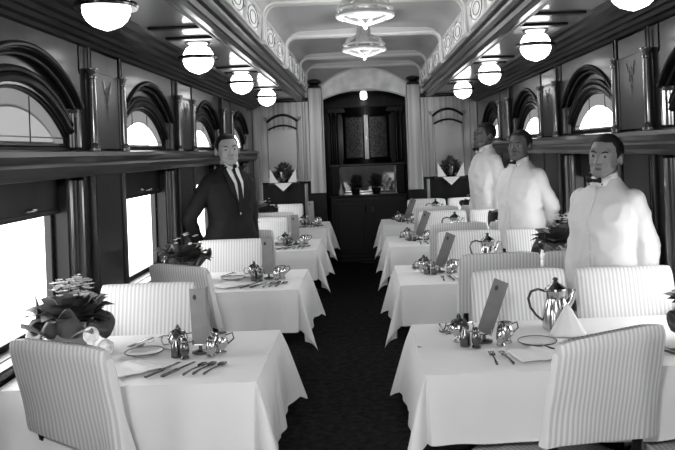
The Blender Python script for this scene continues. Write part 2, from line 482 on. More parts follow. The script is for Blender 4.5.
# ------------------------------------------------------------------ end wall
YE = 9.35
b = MB()
AO = arch(0, .515, 0, 2.21, 2.315, 24)      # doorway outline
AB = arch(0, .525, 2.36, 2.37, 2.575, 24)   # archivolt outline
for s in (-1, 1):
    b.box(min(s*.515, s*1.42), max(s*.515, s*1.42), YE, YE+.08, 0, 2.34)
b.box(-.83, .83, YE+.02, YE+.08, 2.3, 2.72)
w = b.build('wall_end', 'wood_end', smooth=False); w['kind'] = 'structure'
b = MB()
top = AO[1:-1]; outr = AB[1:-1]
b.grid([[(x, YE-.03, z) for x, z in outr], [(x, YE-.03, z) for x, z in top], [(x, YE+.10, z) for x, z in top]])
b.grid([[(x, YE-.03, z) for x, z in outr], [(x, YE+.03, z) for x, z in outr]])
trim(b.build('archivolt', 'plaster', ang=30), 'broad pale arch over the end doorway')
b = MB(); b.tube([(x*1.01, YE-.03, z+.006) for x, z in outr], .014, 8)
b.tube([(x, YE-.03, z) for x, z in top], .010, 8)
trim(b.build('arch_bead', 'cream'), 'thin moulding round the pale arch')
b = MB(); b.box(-.72, .72, YE-.012, YE+.02, 2.33, 2.62)
trim(b.build('end_panel', 'greypaint', smooth=False), 'grey panel above the end arch')
for s, sd in ((-1, 'left'), (1, 'right')):
    p = empty('pilaster')
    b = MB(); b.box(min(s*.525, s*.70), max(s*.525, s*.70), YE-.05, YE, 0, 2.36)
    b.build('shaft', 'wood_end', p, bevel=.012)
    b = MB(); xc = s*.612
    b.lathe([(0, 2.36), (.075, 2.36), (.075, 2.375), (.05, 2.385), (.06, 2.40), (.085, 2.415), (.088, 2.435), (.07, 2.45), (.03, 2.46), (0, 2.462)], (xc, YE-.06, 0), 16)
    b.build('urn_capital', 'wood_blk', p)
    trim(p, 'polished pilaster with dark cap %s of the end doorway' % sd)
    # corner stile
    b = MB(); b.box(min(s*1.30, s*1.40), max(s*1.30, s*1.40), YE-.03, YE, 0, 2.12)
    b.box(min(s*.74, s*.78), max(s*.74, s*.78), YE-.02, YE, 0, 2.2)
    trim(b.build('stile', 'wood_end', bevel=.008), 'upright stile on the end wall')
    # wall rail
    b = MB(); b.box(min(s*.70, s*1.40), max(s*.70, s*1.40), YE-.025, YE, 1.17, 1.20)
    b.box(min(s*.70, s*1.40), max(s*.70, s*1.40), YE-.03, YE, 2.19, 2.24)
    trim(b.build('end_rail', 'wood', bevel=.006), 'dark horizontal rail on the end wall')
    # framed mirror with an arched pediment
    b = MB(); b.box(min(s*.70, s*1.40), max(s*.70, s*1.40), YE-.012, YE, 0, 1.17); b.box(min(s*.51, s*.72), max(s*.51, s*.72), YE-.055, YE, 0, 1.05)  # dark sheets added where the reflected sheen fades towards the floor
    trim(b.build('sheen_fade_panel', 'wood', bevel=.004), 'lower end wall, darkened below its band of sheen')
    c = s*1.03
    t = empty('wall_mirror', (c, YE, 1.25))
    b = MB(); b.box(-.165, .165, -.012, -.002, .0, .60); b.build('mirror_glass', 'panelg', t, smooth=False)
    b = MB()
    for q in (-1, 1):
        b.tube([(q*.18, -.012, 0), (q*.18, -.012, .70)], .014, 8)
        b.tube([(q*(.18+.045*math.sin(a)), -.015, .70+.03*math.sin(a*1.0)+.02*(1-math.cos(a))) for a in [PI*k/8 for k in range(9)]], .012, 8)
    b.tube([(x, -.012, 0) for x in (-.18, .18)], .014, 8)
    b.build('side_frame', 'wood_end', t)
    b = MB(); b.tube([(x, -.02, .70+.085*(1-(x/.19)**2)) for x in [-.19+.38*k/14 for k in range(15)]], .016, 8)
    b.tube([(x, -.02, .60+.055*(1-(x/.18)**2)) for x in [-.18+.36*k/14 for k in range(15)]], .012, 8)
    b.build('arched_pediment', 'wood', t)
    tag(t, 'tall framed mirror panel with arched pediment on the end wall, %s of the doorway' % sd, 'mirror', 'framed mirrors on the end wall')
    # wall flower holder
    t = empty('wall_flower_holder', (c, YE, 1.18))
    b = MB(); b.box(-.19, .19, -.16, -.005, -.012, .012); b.box(-.03, .03, -.10, -.005, -.10, -.012); b.build('bracket_shelf', 'wood_blk', t, bevel=.004)
    b = MB(); b.lathe([(0, .012), (.045, .012), (.05, .03), (.075, .10), (.085, .15), (.07, .15), (0, .13)], (0, -.08, 0), 16); b.build('bowl', 'silver_d', t)
    b = MB()
    # folded napkin hanging to a point with two raised wings
    b.add([(-.11, -.165, .014), (.11, -.165, .014), (0, -.175, -.085)], [(0, 1, 2)])
    b.add([(-.165, -.165, .02), (-.06, -.168, .02), (-.160, -.15, .19)], [(0, 1, 2)])
    b.add([(.165, -.165, .02), (.06, -.168, .02), (.160, -.15, .19)], [(0, 1, 2)])
    b.build('napkin', 'cloth', t, solid=.004, smooth=False)
    b = MB(); rl = random.Random(5+s)
    for k in range(260):
        a = rl.uniform(0, 2*PI); el = rl.uniform(-.5, 1.45); L = rl.uniform(.07, .18)
        d = Vector((math.cos(a)*math.cos(el), math.sin(a)*math.cos(el)*.45, math.sin(el)))
        base = Vector((0, -.10, .12)); tip = base + d*L*1.1 + Vector((0, 0, -.02)); sd_ = d.cross(Vector((0, 0, 1)));
        sd_ = sd_.normalized()*.022 if sd_.length > .01 else Vector((.02, 0, 0))
        mid = base.lerp(tip, .6) + Vector((0, 0, .015))
        b.add([base, mid-sd_, tip, mid+sd_], [(0,1,2,3)])
    b.build('foliage', 'leaf', t, smooth=False)
    b = MB()
    for k in range(7): b.ell((rl.uniform(-.04, .04), -.1+rl.uniform(-.03, .0), .14+rl.uniform(-.02, .05)), (.012, .012, .01), nu=8, nv=5)
    b.build('blossoms', 'petal', t)
    tag(t, 'bowl of dark foliage over a pointed white napkin on end wall, %s of doorway' % sd, 'flowers', 'wall flower brackets')

# ------------------------------------------------------------------ buffet recess beyond the arch
YB = 11.0
b = MB()
b.box(-.66, -.60, YE+.08, YB, 0, 2.45); b.box(.64, .70, YE+.08, YB, 0, 2.45)
b.box(-.66, .70, YB, YB+.05, 0, 2.45)
b.box(-.66, .70, YE+.08, YB+.05, 2.40, 2.46)
o = b.build('wall_recess', 'wood', smooth=False); o['kind'] = 'structure'
t = empty('buffet', (.02, 10.72, 0))
b = MB(); b.box(-.53, .53, -.25, .26, .06, .91); b.box(-.50, .50, -.23, .26, 0, .06); b.build('body', 'wood_blk', t, bevel=.006)
b = MB(); b.box(-.55, .55, -.28, .27, .91, .945); b.build('top', 'wood_mid', t, bevel=.008)
for q in (-1, 1):
    b = MB(); b.box(q*.26-.23, q*.26+.23, -.265, -.25, .12, .86)
    b.box(q*.26-.18, q*.26+.18, -.272, -.262, .18, .80)
    d = b.build('door', 'wood_blk', t, bevel=.006)
    b = MB(); b.tube([(q*.055, -.268, .70), (q*.05, -.29, .71), (q*.05, -.29, .78), (q*.055, -.268, .79)], .007); b.build('door_handle', 'silver', d)
    b = MB(); b.box(q*.46-.06, q*.46+.06, -.20, .24, .945, 1.36); b.build('pedestal', 'wood', t, bevel=.01)
b = MB(); b.box(-.40, .40, .20, .22, .96, 1.33); b.build('mirror_back', 'mirror', t, smooth=False)
b = MB(); b.box(-.54, .54, -.22, .26, 1.34, 1.375); b.build('shelf', 'wood_mid', t, bevel=.006)
# upper curved cabinet
def arcrow(z, r=.40, a0=-1.05, a1=1.05, n=16, cy=.28, ry=.42): return [(r*math.sin(a0+(a1-a0)*k/n), cy-ry*math.cos(a0+(a1-a0)*k/n), z) for k in range(n+1)]
b = MB(); b.grid([arcrow(1.375), arcrow(1.43)]); b.grid([arcrow(2.06), arcrow(2.13, .42), arcrow(2.15, .44), arcrow(2.17, .44)]); b.add(arcrow(2.17, .44) + [(.38, .28, 2.17), (-.38, .28, 2.17)], [tuple(range(19))])
b.grid([arcrow(1.375, .34, -1.5, 1.5), arcrow(2.17, .34, -1.5, 1.5)])
b.build('cabinet_case', 'wood', t)
for q in (-1, 1):
    b = MB(); a0, a1 = (.09, .80) if q > 0 else (-.80, -.09)
    b.grid([arcrow(1.45, .405, a0, a1, 8), arcrow(2.04, .405, a0, a1, 8)])
    d = b.build('cabinet_door', 'pebble', t)
    b = MB()
    loop = arcrow(1.45, .41, a0, a1, 8) + list(reversed(arcrow(2.04, .41, a0, a1, 8)))
    b.tube(loop, .012, 6, True); b.build('door_frame', 'wood_mid', d)
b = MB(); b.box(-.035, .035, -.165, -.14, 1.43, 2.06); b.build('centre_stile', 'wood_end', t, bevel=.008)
b = MB(); b.box(-.006, .006, -.185, -.165, 1.70, 1.76); b.build('latch', 'silver_d', t)
for q in (-1, 1):
    for xx, yy in ((.43, -.06), (.495, .0)):
        b = MB(); b.lathe([(0, 1.375), (.035, 1.375), (.03, 1.40), (.024, 1.42), (.022, 2.02), (.028, 2.05), (.034, 2.08), (.034, 2.10), (0, 2.10)], (q*xx, yy, 0), 14)
        b.build('column', 'wood_mid', t)
b = MB(); b.box(-.55, .55, -.02, .27, 2.10, 2.18); b.build('entablature', 'wood', t, bevel=.01)
tag(t, 'dark sideboard with curved twin glass doors, columns and mirror seen through the end arch', 'sideboard')
# glowing body added in place of a bright reflection over the cabinet
t = empty('recess_glint', (.0, 10.35, 2.40))
b = MB(); b.lathe([(0, 0), (.06, 0), (.06, -.02), (.03, -.03), (0, -.03)], n=16); b.build('glint_base', 'silver_d', t)
b = MB(); b.lathe([(0, -.03), (.03, -.03), (.045, -.05), (.045, -.12), (.03, -.14), (0, -.145)], n=16); b.build('shade', 'globe', t)
tag(t, 'small white glow standing in for a reflection at the top of the recess behind the end arch', 'reflection')
for q, x, sc, lab in ((-1, -.16, 1., 'left'), (1, .13, 1.05, 'right')):
    t = empty('potted_fern', (x, 10.50, .945)); rl = random.Random(30+q)
    b = MB(); b.lathe([(0, 0), (.05, 0), (.07, .09), (.06, .09), (0, .08)], n=14); b.build('pot', 'wood_blk', t)
    b = MB()
    for k in range(160):
        a = rl.uniform(0, 2*PI); el = rl.uniform(-.3, 1.5); L = rl.uniform(.08, .16)*sc
        d = Vector((math.cos(a)*math.cos(el), math.sin(a)*math.cos(el), math.sin(el)))
        base = Vector((0, 0, .12)); tip = base+d*L; sdv = d.cross(Vector((.3, .2, 1))).normalized()*.02
        b.add([base, base.lerp(tip, .6)-sdv, tip, base.lerp(tip, .6)+sdv], [(0,1,2,3)])
    b.build('foliage', 'leaf', t, smooth=False)
    tag(t, 'dark bushy pot plant on the sideboard under the cabinet, the %s of two' % lab, 'plant', 'plants on the sideboard')
t = empty('decanter', (-.36, 10.47, .945))
b = MB(); b.lathe([(0, 0), (.035, 0), (.04, .03), (.03, .07), (.012, .10), (.012, .14), (.018, .145), (0, .16)], n=14); b.build('bottle_body', 'china', t)
tag(t, 'small white bottle on the sideboard left of the dark plants', 'bottle')
b = MB(); b.box(-.10, .12, 10.34, 10.36, 0, .012); trim(b.build('threshold', 'silver_d', bevel=.003), 'small bright metal strip on the floor in front of the sideboard')

# ------------------------------------------------------------------ ceiling lamps
def make_lamp():
    t = empty('ceiling_lamp')
    b = MB(); b.lathe([(0, .09), (.07, .09), (.075, .085), (.06, .075), (.0, .07)], n=20); b.build('ceiling_plate', 'silver_d', t)
    b = MB(); b.lathe([(0, .078), (.04, .074), (.068, .055), (.083, .028), (.087, .012), (.0, .012)], n=28); b.build('upper_globe', 'globe', t)
    b = MB(); b.lathe([(.085, -.010), (.112, -.010), (.116, 0), (.112, .010), (.085, .010), (.082, 0), (.085, -.010)], n=32); b.build('metal_band', 'silver_d', t)
    b = MB(); b.lathe([(0, -.012), (.087, -.012), (.084, -.03), (.072, -.054), (.052, -.072), (.028, -.082), (.008, -.089), (0, -.091)], n=28); b.build('lower_globe', 'globe', t)
    t['category'] = 'ceiling lamp'
    return t
lp = make_lamp()
ordn = ['nearest', 'second', 'third', 'farthest']
for s, sd in ((-1, 'left'), (1, 'right')):
    for k in range(4):
        inst(lp, (s*.97, 2.76+1.553*k, 2.118), 0, 'round white ceiling lamp with metal band over the %s tables, %s from the camera' % (sd, ordn[k]), 'ceiling lamps')
def make_fan():
    t = empty('ceiling_fixture')
    b = MB(); b.lathe([(0, .23), (.10, .23), (.09, .21), (.05, .20), (.045, .10), (.055, .08), (.05, .04), (0, .03)], n=24); b.build('neck', 'cream', t)
    for z, r, w in ((.02, .165, .011), (-.02, .170, .014), (-.03, .15, .006)):
        b = MB(); b.tube([(r*math.cos(a), r*math.sin(a), z) for a in [2*PI*k/36 for k in range(36)]], w, 8, True); b.build('hoop', 'cream', t)
    for k in range(8):
        a = 2*PI*(k+.5)/8; ca, sa = math.cos(a), math.sin(a)
        b = MB(); b.tube([(.05*ca, .05*sa, .17), (.06*ca, .06*sa, .10), (.10*ca, .10*sa, .075), (.145*ca, .145*sa, .06), (.165*ca, .165*sa, .02), (.168*ca, .168*sa, -.02), (.12*ca, .12*sa, -.045), (.02*ca, .02*sa, -.075)], .0075, 6)
        b.build('rib', 'cream', t)
    b = MB(); b.lathe([(0, -.03), (.11, -.02), (.12, -.01), (.0, -.0)], n=24); b.build('dish', 'greypaint', t)
    b = MB(); b.lathe([(0, -.05), (.02, -.06), (.026, -.075), (.014, -.09), (.012, -.10), (0, -.108)], n=16); b.build('finial', 'cream', t)
    t['category'] = 'ceiling fixture'; return t
fn = make_fan()
for k, (y, lab) in enumerate(((4.6, 'nearer of the two'), (6.15, 'farther of the two'))):
    inst(fn, (0, y, 2.40), 0, 'cream caged round fixture hung from the raised ceiling, the %s' % lab, 'caged ceiling fixtures')

# ------------------------------------------------------------------ dining tables, cloths
TABLES = []
ordt = ['nearest', 'second', 'third', 'farthest']
for k in range(4):
    yc = 3.045 + PITCH*k
    TABLES.append((-1, k, -1.385, -.455, yc)); TABLES.append((1, k, .145, 1.385, yc))
def cloth_mesh(w, d, wall_side, ox, oy, seed):
    """table top centred at origin w along x, d along y; wall_side = +1/-1 has no overhang"""
    b = MB(); hw, hd = w/2, d/2; rl = random.Random(seed)
    # perimeter, starting from wall/back corner round the aisle: build in a frame where the aisle is at +x
    segs = []
    def P(x, y): return (x*(-wall_side), y)
    NS = 26
    per = []  # (px,py,nx,ny,hang,corner)
    for i in range(NS+1): per.append((-hw+2*hw*i/NS, -hd, 0, -1, oy, 0, i/NS))
    for k in range(1, 16):
        ph = PI/2*k/16; L = min(ox/max(math.sin(ph), 1e-3), oy/max(math.cos(ph), 1e-3))
        per.append((hw, -hd, math.sin(ph), -math.cos(ph), L, math.sin(2*ph), 0))
    for i in range(NS+1): per.append((hw, -hd+2*hd*i/NS, 1, 0, ox, 0, i/NS))
    for k in range(1, 16):
        ph = PI/2*k/16; L = min(ox/max(math.cos(ph), 1e-3), oy/max(math.sin(ph), 1e-3))
        per.append((hw, hd, math.cos(ph), math.sin(ph), L, math.sin(2*ph), 0))
    for i in range(NS+1): per.append((hw-2*hw*i/NS, hd, 0, 1, oy, 0, i/NS))
    # top
    NX, NY = 24, 16
    rows = [[(*P(-hw+2*hw*i/NX, -hd+2*hd*j/NY), .0015*mnoise.noise(Vector((i*.5, j*.5, seed)))) for i in range(NX+1)] for j in range(NY+1)]
    b.grid(rows)
    T = 10
    rows = []
    ph1, ph2 = rl.uniform(0, 6), rl.uniform(0, 6)
    for t in range(T+1):
        u = t/T; row = []
        for idx, (px, py, nx, ny, L, cn, par) in enumerate(per):
            # horizontal bulge: soft at top then nearly vertical; cone at corners
            if cn > 0: out = .010*min(1, u*4) + u*L*(.36*cn**1.5) ; drop = L*(1-.08*cn)*u
            else:
                # folds strengthen near the free corners
                pf = math.sin(par*PI*5+ph1)*.5 + math.sin(par*PI*9+ph2)*.35
                near = max(0, 1-min(par if ny >= 0 or True else 1, 1-par)*5)
                out = .010*min(1, u*4) + u*(.032+.026*pf*(.35+near) + .025*near) + .006*u*math.sin(par*38+ph1)
                drop = L*u*(1+.035*math.sin(par*7+ph2)+.02*math.sin(par*17+ph1))
            # round the edge
            row.append((*P(px+nx*out, py+ny*out), -drop - (.002 if t else 0)))
        rows.append(row)
    b.grid(rows)
    return b
for (s, k, x0, x1, yc) in TABLES:
    sd = 'left' if s < 0 else 'right'; w = x1-x0; cx = (x0+x1)/2
    t = empty('dining_table', (cx, yc, 0))
    b = MB(); b.box(-w/2+.004, w/2-.004, -.38, .38, .715, .742); b.build('tabletop', 'wood', t, bevel=.004)
    b = MB(); b.box(-w/2+.03, w/2-.05, -.34, .34, .65, .715); b.build('apron', 'wood_blk', t)
    b = MB(); b.lathe([(0, 0), (.10, 0), (.10, .02), (.05, .05), (.035, .12), (.035, .60), (.06, .65), (0, .65)], (-s*(w/2-.22), 0, 0), 16); b.build('leg', 'wood_blk', t)
    tag(t, 'dark wooden dining table under white cloth, %s on the %s side of the aisle' % (ordt[k], sd), 'table', 'dining tables along the car')
    b = cloth_mesh(w, .77, s, .31, .235, k*2+(s > 0))
    o = b.build('tablecloth', 'cloth', solid=0, ang=60); o.location = (cx, yc, .7475)
    o.modifiers.new('s', 'SUBSURF').render_levels = 1
    tag(o, 'white linen tablecloth with hanging corners on the %s %s-hand table' % (ordt[k], sd), 'tablecloth', 'white tablecloths')

# ------------------------------------------------------------------ chairs
def cover_mesh(seed, w=.455, zt=.955, zb=.595, d=.052):
    b = MB(); rows = []; NR = 20; NP = 72
    for j in range(NR+1):
        u = j/NR; z0 = zt-(zt-zb)*u
        row = []
        for i in range(NP):
            a = 2*PI*i/NP; ca, sa = math.cos(a), math.sin(a)
            ex = .22
            cx = math.copysign(abs(ca)**ex, ca); sy = math.copysign(abs(sa)**.5, sa)
            top = min(1, (u*NR)/1.5) if u < .08 else 1
            ww = w/2*(.965+.035*top)+.006*u; dd = d/2*(.55+.45*top)*(1+.25*u)
            fold = .006*u*math.sin(cx*9+seed*2.1)*1.2 + .012*u*mnoise.noise(Vector((cx*2.2, seed*3.3+(1 if sa > 0 else 0), u*2.5)))
            x = cx*ww; y = sy*dd + fold*(1 if sa > 0 else -1)
            z = z0 + (.008*mnoise.noise(Vector((x*6, seed, 3))) if j == 0 or j == 1 else 0)
            z += -.024*u*math.sin(x*9+seed*1.7)*u - .008*(abs(cx)**6)*(1-u)
            row.append((x, y - .08*(1-u), z))   # raked backwards towards -y at the top
        rows.append(row)
    b.grid(rows, True, True, False)
    return b
def seat_mesh():
    b = MB(); rows = []
    for (z, k) in ((.40, .97), (.405, 1.), (.435, 1.), (.452, .985), (.460, .95), (.462, .8)):
        rows.append([(.225*k*math.copysign(abs(math.cos(a))**.35, math.cos(a)), .215*k*math.copysign(abs(math.sin(a))**.35, math.sin(a)), z) for a in [2*PI*i/40 for i in range(40)]])
    b.grid(rows, True, True, True); return b
def make_chair(seed):
    t = empty('dining_chair')
    cm = cover_mesh(seed); o = cm.build('back_cover', 'cover', t, ang=60); o.location = (0, -.245, 0)
    seat_mesh().build('seat', 'cover', t, ang=50)
    b = MB(); b.box(-.215, .215, -.205, .205, .36, .40); b.build('seat_rail', 'wood_blk', t, bevel=.004)
    for q in (-1, 1):
        b = MB(); b.tube([(q*.195, .185, 0), (q*.195, .185, .40)], [.017, .023], 8); b.build('leg', 'wood_blk', t)
        b = MB(); b.tube([(q*.195, -.215, 0), (q*.195, -.20, .40), (q*.185, -.248, .62), (q*.185, -.306, .87)], [.018, .024, .014, .008], 8); b.build('leg', 'wood_blk', t)
    b = MB()
    b.tube([(-.185, -.306, .87), (.185, -.306, .87)], .007, 8)
    b.build('back_frame', 'wood_blk', t)
    t['category'] = 'chair'
    return t
protos = [make_chair(k) for k in range(4)]
def chair(k, bx, by, yaw, label, group):
    """bx,by: floor position of the middle of the back's foot; yaw degrees, 0 = sitter looks along +y"""
    f = Vector((-math.sin(R(yaw)), math.cos(R(yaw))))
    # the top of the back is .335 behind the seat centre
    inst(protos[k], (bx+f.x*.30, by+f.y*.30, 0), R(yaw), label, group)
CH = [
    # back top x, y, yaw, side, table, near/far, aisle/window
    (-1.07, 2.50, -27, 'left', 0, 'near', 'w'), (-1.10, 3.58, 180, 'left', 0, 'far', 'w'),
    (-1.08, 4.18, -33, 'left', 1, 'near', 'w'), (-1.02, 5.34, 181, 'left', 1, 'far', 'w'),
    (-1.00, 5.98, -4, 'left', 2, 'near', 'w'), (-1.01, 7.10, 180, 'left', 2, 'far', 'w'),
    (-1.00, 7.72, -3, 'left', 3, 'near', 'w'), (-1.00, 8.88, 180, 'left', 3, 'far', 'w'),
    (.70, 2.37, 27, 'right', 0, 'near', 'a'), (1.15, 2.30, 0, 'right', 0, 'near', 'w'),
    (.675, 3.58, 182, 'right', 0, 'far', 'a'), (1.165, 3.54, 178, 'right', 0, 'far', 'w'),
    (.69, 4.19, 2, 'right', 1, 'near', 'a'), (1.165, 4.19, 0, 'right', 1, 'near', 'w'),
    (.69, 5.33, 180, 'right', 1, 'far', 'a'), (1.17, 5.30, 180, 'right', 1, 'far', 'w'),
    (.69, 5.95, 1, 'right', 2, 'near', 'a'), (1.165, 5.97, 0, 'right', 2, 'near', 'w'),
    (.69, 7.10, 180, 'right', 2, 'far', 'a'), (1.17, 7.08, 180, 'right', 2, 'far', 'w'),
    (.69, 7.74, 1, 'right', 3, 'near', 'a'), (1.17, 7.74, 0, 'right', 3, 'near', 'w'),
    (.69, 8.88, 180, 'right', 3, 'far', 'a'), (1.17, 8.88, 180, 'right', 3, 'far', 'w'),
]
for i, (x, y, yaw, sd, tk, nf, aw) in enumerate(CH):
    lab = 'chair with striped white cover, %s side of the %s %s-hand table' % ('near' if nf == 'near' else 'far', ordt[tk], sd)
    if sd == 'right': lab += ', %s seat' % ('aisle' if aw == 'a' else 'window')
    chair((i*3) % 4, x, y, yaw, lab, 'chairs with striped slipcovers')

# ------------------------------------------------------------------ tableware prototypes
def P_(name, cat): t = empty(name); t['category'] = cat; return t
def shaker(m1, nm):
    t = P_(nm, 'shaker')
    b = MB(); b.lathe([(0, 0), (.017, 0), (.019, .004), (.014, .012), (.019, .03), (.018, .05), (.013, .06), (0, .06)], n=14); b.build('shaker_body', m1, t)
    b = MB(); b.lathe([(0, .06), (.014, .06), (.015, .066), (.011, .076), (.004, .082), (0, .083)], n=14); b.build('shaker_cap', 'silver_d', t)
    return t
def sugar():
    t = P_('sugar_bowl', 'sugar bowl')
    b = MB(); b.lathe([(0, 0), (.026, 0), (.027, .005), (.014, .015), (.024, .025), (.040, .045), (.042, .062), (.034, .075), (0, .075)], n=18); b.build('bowl', 'silver', t)
    b = MB(); b.lathe([(0, .075), (.036, .075), (.030, .085), (.012, .095), (.008, .105), (.004, .112), (0, .113)], n=18); l = b.build('lid', 'silver_d', t)
    for q in (-1, 1):
        b = MB(); b.tube([(q*.036, 0, .035), (q*.058, 0, .035), (q*.066, 0, .055), (q*.058, 0, .072), (q*.036, 0, .07)], .0035, 6); b.build('handle', 'silver', t)
    return t
def creamer():
    t = P_('cream_jug', 'jug')
    b = MB(); b.lathe([(0, 0), (.024, 0), (.025, .005), (.015, .015), (.030, .03), (.034, .05), (.024, .07), (.028, .082), (.022, .082), (0, .06)], n=18); b.build('jug_body', 'silver', t)
    b = MB(); b.tube([(.024, 0, .072), (.05, 0, .078), (.055, 0, .055), (.03, 0, .035)], .0035, 6); b.build('handle', 'silver_d', t)
    b = MB(); b.tube([(-.022, 0, .07), (-.036, 0, .086)], [.009, .003], 6); b.build('spout', 'silver', t)
    return t
def cruet():
    t = P_('cruet_bottle', 'bottle')
    b = MB(); b.lathe([(0, 0), (.020, 0), (.022, .004), (.020, .05), (.011, .065), (.010, .082), (0, .082)], n=14); b.build('bottle_body', 'silver_d', t)
    b = MB(); b.lathe([(0, .082), (.012, .082), (.014, .092), (.008, .10), (.003, .112), (0, .113)], n=12); b.build('stopper', 'ink', t)
    return t
def card(m):
    t = P_('menu_card', 'menu card')
    # tent fold standing upright, leaning
    b = MB(); b.box(-.034, .034, -.0012, .0012, 0, .225); b.build('front_leaf', m, t, smooth=False)
    b = MB(); b.box(-.034, .034, -.0012, .0012, 0, .225, Matrix.Translation((.034, 0, 0)) @ Matrix.Rotation(R(105), 4, 'Z') @ Matrix.Translation((.034, 0, 0))); b.build('back_leaf', m, t, smooth=False)
    b = MB(); b.lathe([(0, 0), (.008, 0), (.008, .0008), (0, .0008)], (0, 0, 0), 12, Matrix.Translation((-.012, -.0014, .19)) @ Matrix.Rotation(R(90), 4, 'X'), 1.4); b.build('crest', 'ink', t)
    return t
def rack():
    t = P_('card_stand', 'stand')
    b = MB(); b.lathe([(0, 0), (.035, 0), (.035, .006), (.008, .012), (.006, .03), (0, .03)], n=14); b.build('stand_base', 'silver_d', t)
    b = MB(); b.tube([(-.03, 0, .03), (-.03, 0, .05)], .003, 6); b.tube([(.03, 0, .03), (.03, 0, .05)], .003, 6); b.tube([(-.03, 0, .03), (.03, 0, .03)], .003, 6); b.build('clip', 'silver', t)
    return t
def spoon():
    t = MB(); t.tube([(0, -.075, .004), (0, -.02, .007), (0, .035, .004)], [.0055, .003, .003], 6)
    t.ell((0, .055, .006), (.0165, .026, .006), nu=12, nv=6)
    o = t.build('spoon', 'silver_d'); o['category'] = 'spoon'; return o
def fork():
    t = MB(); t.tube([(0, -.08, .004), (0, -.02, .007), (0, .03, .004)], [.006, .003, .003], 6)
    t.box(-.011, .011, .03, .05, .004, .0065)
    for x in (-.0095, -.003, .0035, .0095): t.box(x-.0016, x+.0016, .05, .085, .004, .0065)
    o = t.build('fork', 'silver_d'); o['category'] = 'fork'; return o
def knife():
    t = MB(); t.box(-.0065, .0065, -.10, -.005, .001, .009); t.box(-.009, .006, -.005, .10, .003, .005); 
    o = t.build('table_knife', 'silver_d', bevel=.0015); o['category'] = 'knife'; return o
def plate():
    t = MB(); t.lathe([(0, .002), (.045, .002), (.05, .006), (.075, .013), (.077, .015), (.074, .0155), (.05, .009), (0, .006)], n=32)
    o = t.build('side_plate', 'china'); o['category'] = 'plate'
    b = MB(); b.tube([(.076*math.cos(a), .076*math.sin(a), .0155) for a in [2*PI*k/32 for k in range(32)]], .0022, 6, True); b.build('dark_rim', 'ink', o)
    return o
def pitcher():
    t = P_('silver_pitcher', 'pitcher')
    b = MB(); b.lathe([(0, 0), (.060, 0), (.064, .006), (.062, .02), (.060, .06), (.052, .10), (.044, .125), (.043, .15), (.048, .165), (.044, .168), (0, .165)], n=28); b.build('body', 'silver', t)
    b = MB(); b.lathe([(0, .166), (.048, .166), (.046, .174), (.030, .186), (.012, .198), (.008, .205), (.013, .211), (.009, .218), (0, .221)], n=24); b.build('lid', 'silver_d', t)
    b = MB(); b.tube([(-.045, 0, .160), (-.075, 0, .170), (-.105, 0, .160), (-.118, 0, .13), (-.110, 0, .09), (-.085, 0, .055), (-.060, 0, .035)], [.005, .006, .006, .006, .006, .005, .005], 8); b.build('handle', 'silver_d', t)
    b = MB(); b.tube([(.040, 0, .09), (.062, 0, .12), (.072, 0, .155), (.085, 0, .165)], [.018, .015, .011, .008], 10); b.build('spout', 'silver', t)
    return t
def napkin_cone():
    b = MB(); rows = []
    for j in range(9):
        u = j/8; row = []
        for i in range(33):
            a = -PI*.9 + 1.8*PI*i/32; r = (.055+.004*math.cos(a*7))*(1-u)+.004
            row.append((r*math.cos(a-PI/2)*1.3, r*math.sin(a-PI/2)*.7, .13*u))
        rows.append(row)
    b.grid(rows); o = b.build('folded_napkin', 'cloth', solid=.002); o['category'] = 'napkin'; return o
def napkin_flat():
    b = MB(); rows = []
    for j in range(11):
        v = j/10; rows.append([(-.10+.20*i/14*(1-.25*v), -.075+.15*v, .006+.010*abs(math.sin(i*.5))*(.3+.7*v)+.006*mnoise.noise(Vector((i*.4, v*3, 1)))) for i in range(15)])
    b.grid(rows); o = b.build('napkin', 'cloth', solid=.004); o['category'] = 'napkin'; return o
def tumbler():
    t = P_('water_tumbler', 'glass')
    b = MB(); b.lathe([(0, .001), (.028, .001), (.035, .09), (.033, .09), (.026, .006), (0, .006)], n=20); b.build('glass_body', 'tumb', t)
    b = MB(); b.tube([(.035*math.cos(a), .035*math.sin(a), .09) for a in [2*PI*k/24 for k in range(24)]], .0012, 5, True); b.build('rim', 'silver', t)
    return t
M['tumb'] = glass('tumbler_glass', .9, .18)
PR = dict(salt=shaker('silver', 'salt_shaker'), pepper=shaker('silver_d', 'pepper_shaker'), sugar=sugar(), creamer=creamer(), cruet=cruet(), cardL=card('card_l'), cardR=card('card'), rack=rack(),
          spoon=spoon(), fork=fork(), knife=knife(), plate=plate(), pitcher=pitcher(), cone=napkin_cone(), nap=napkin_flat(), tumbler=tumbler())
ZT = .7500
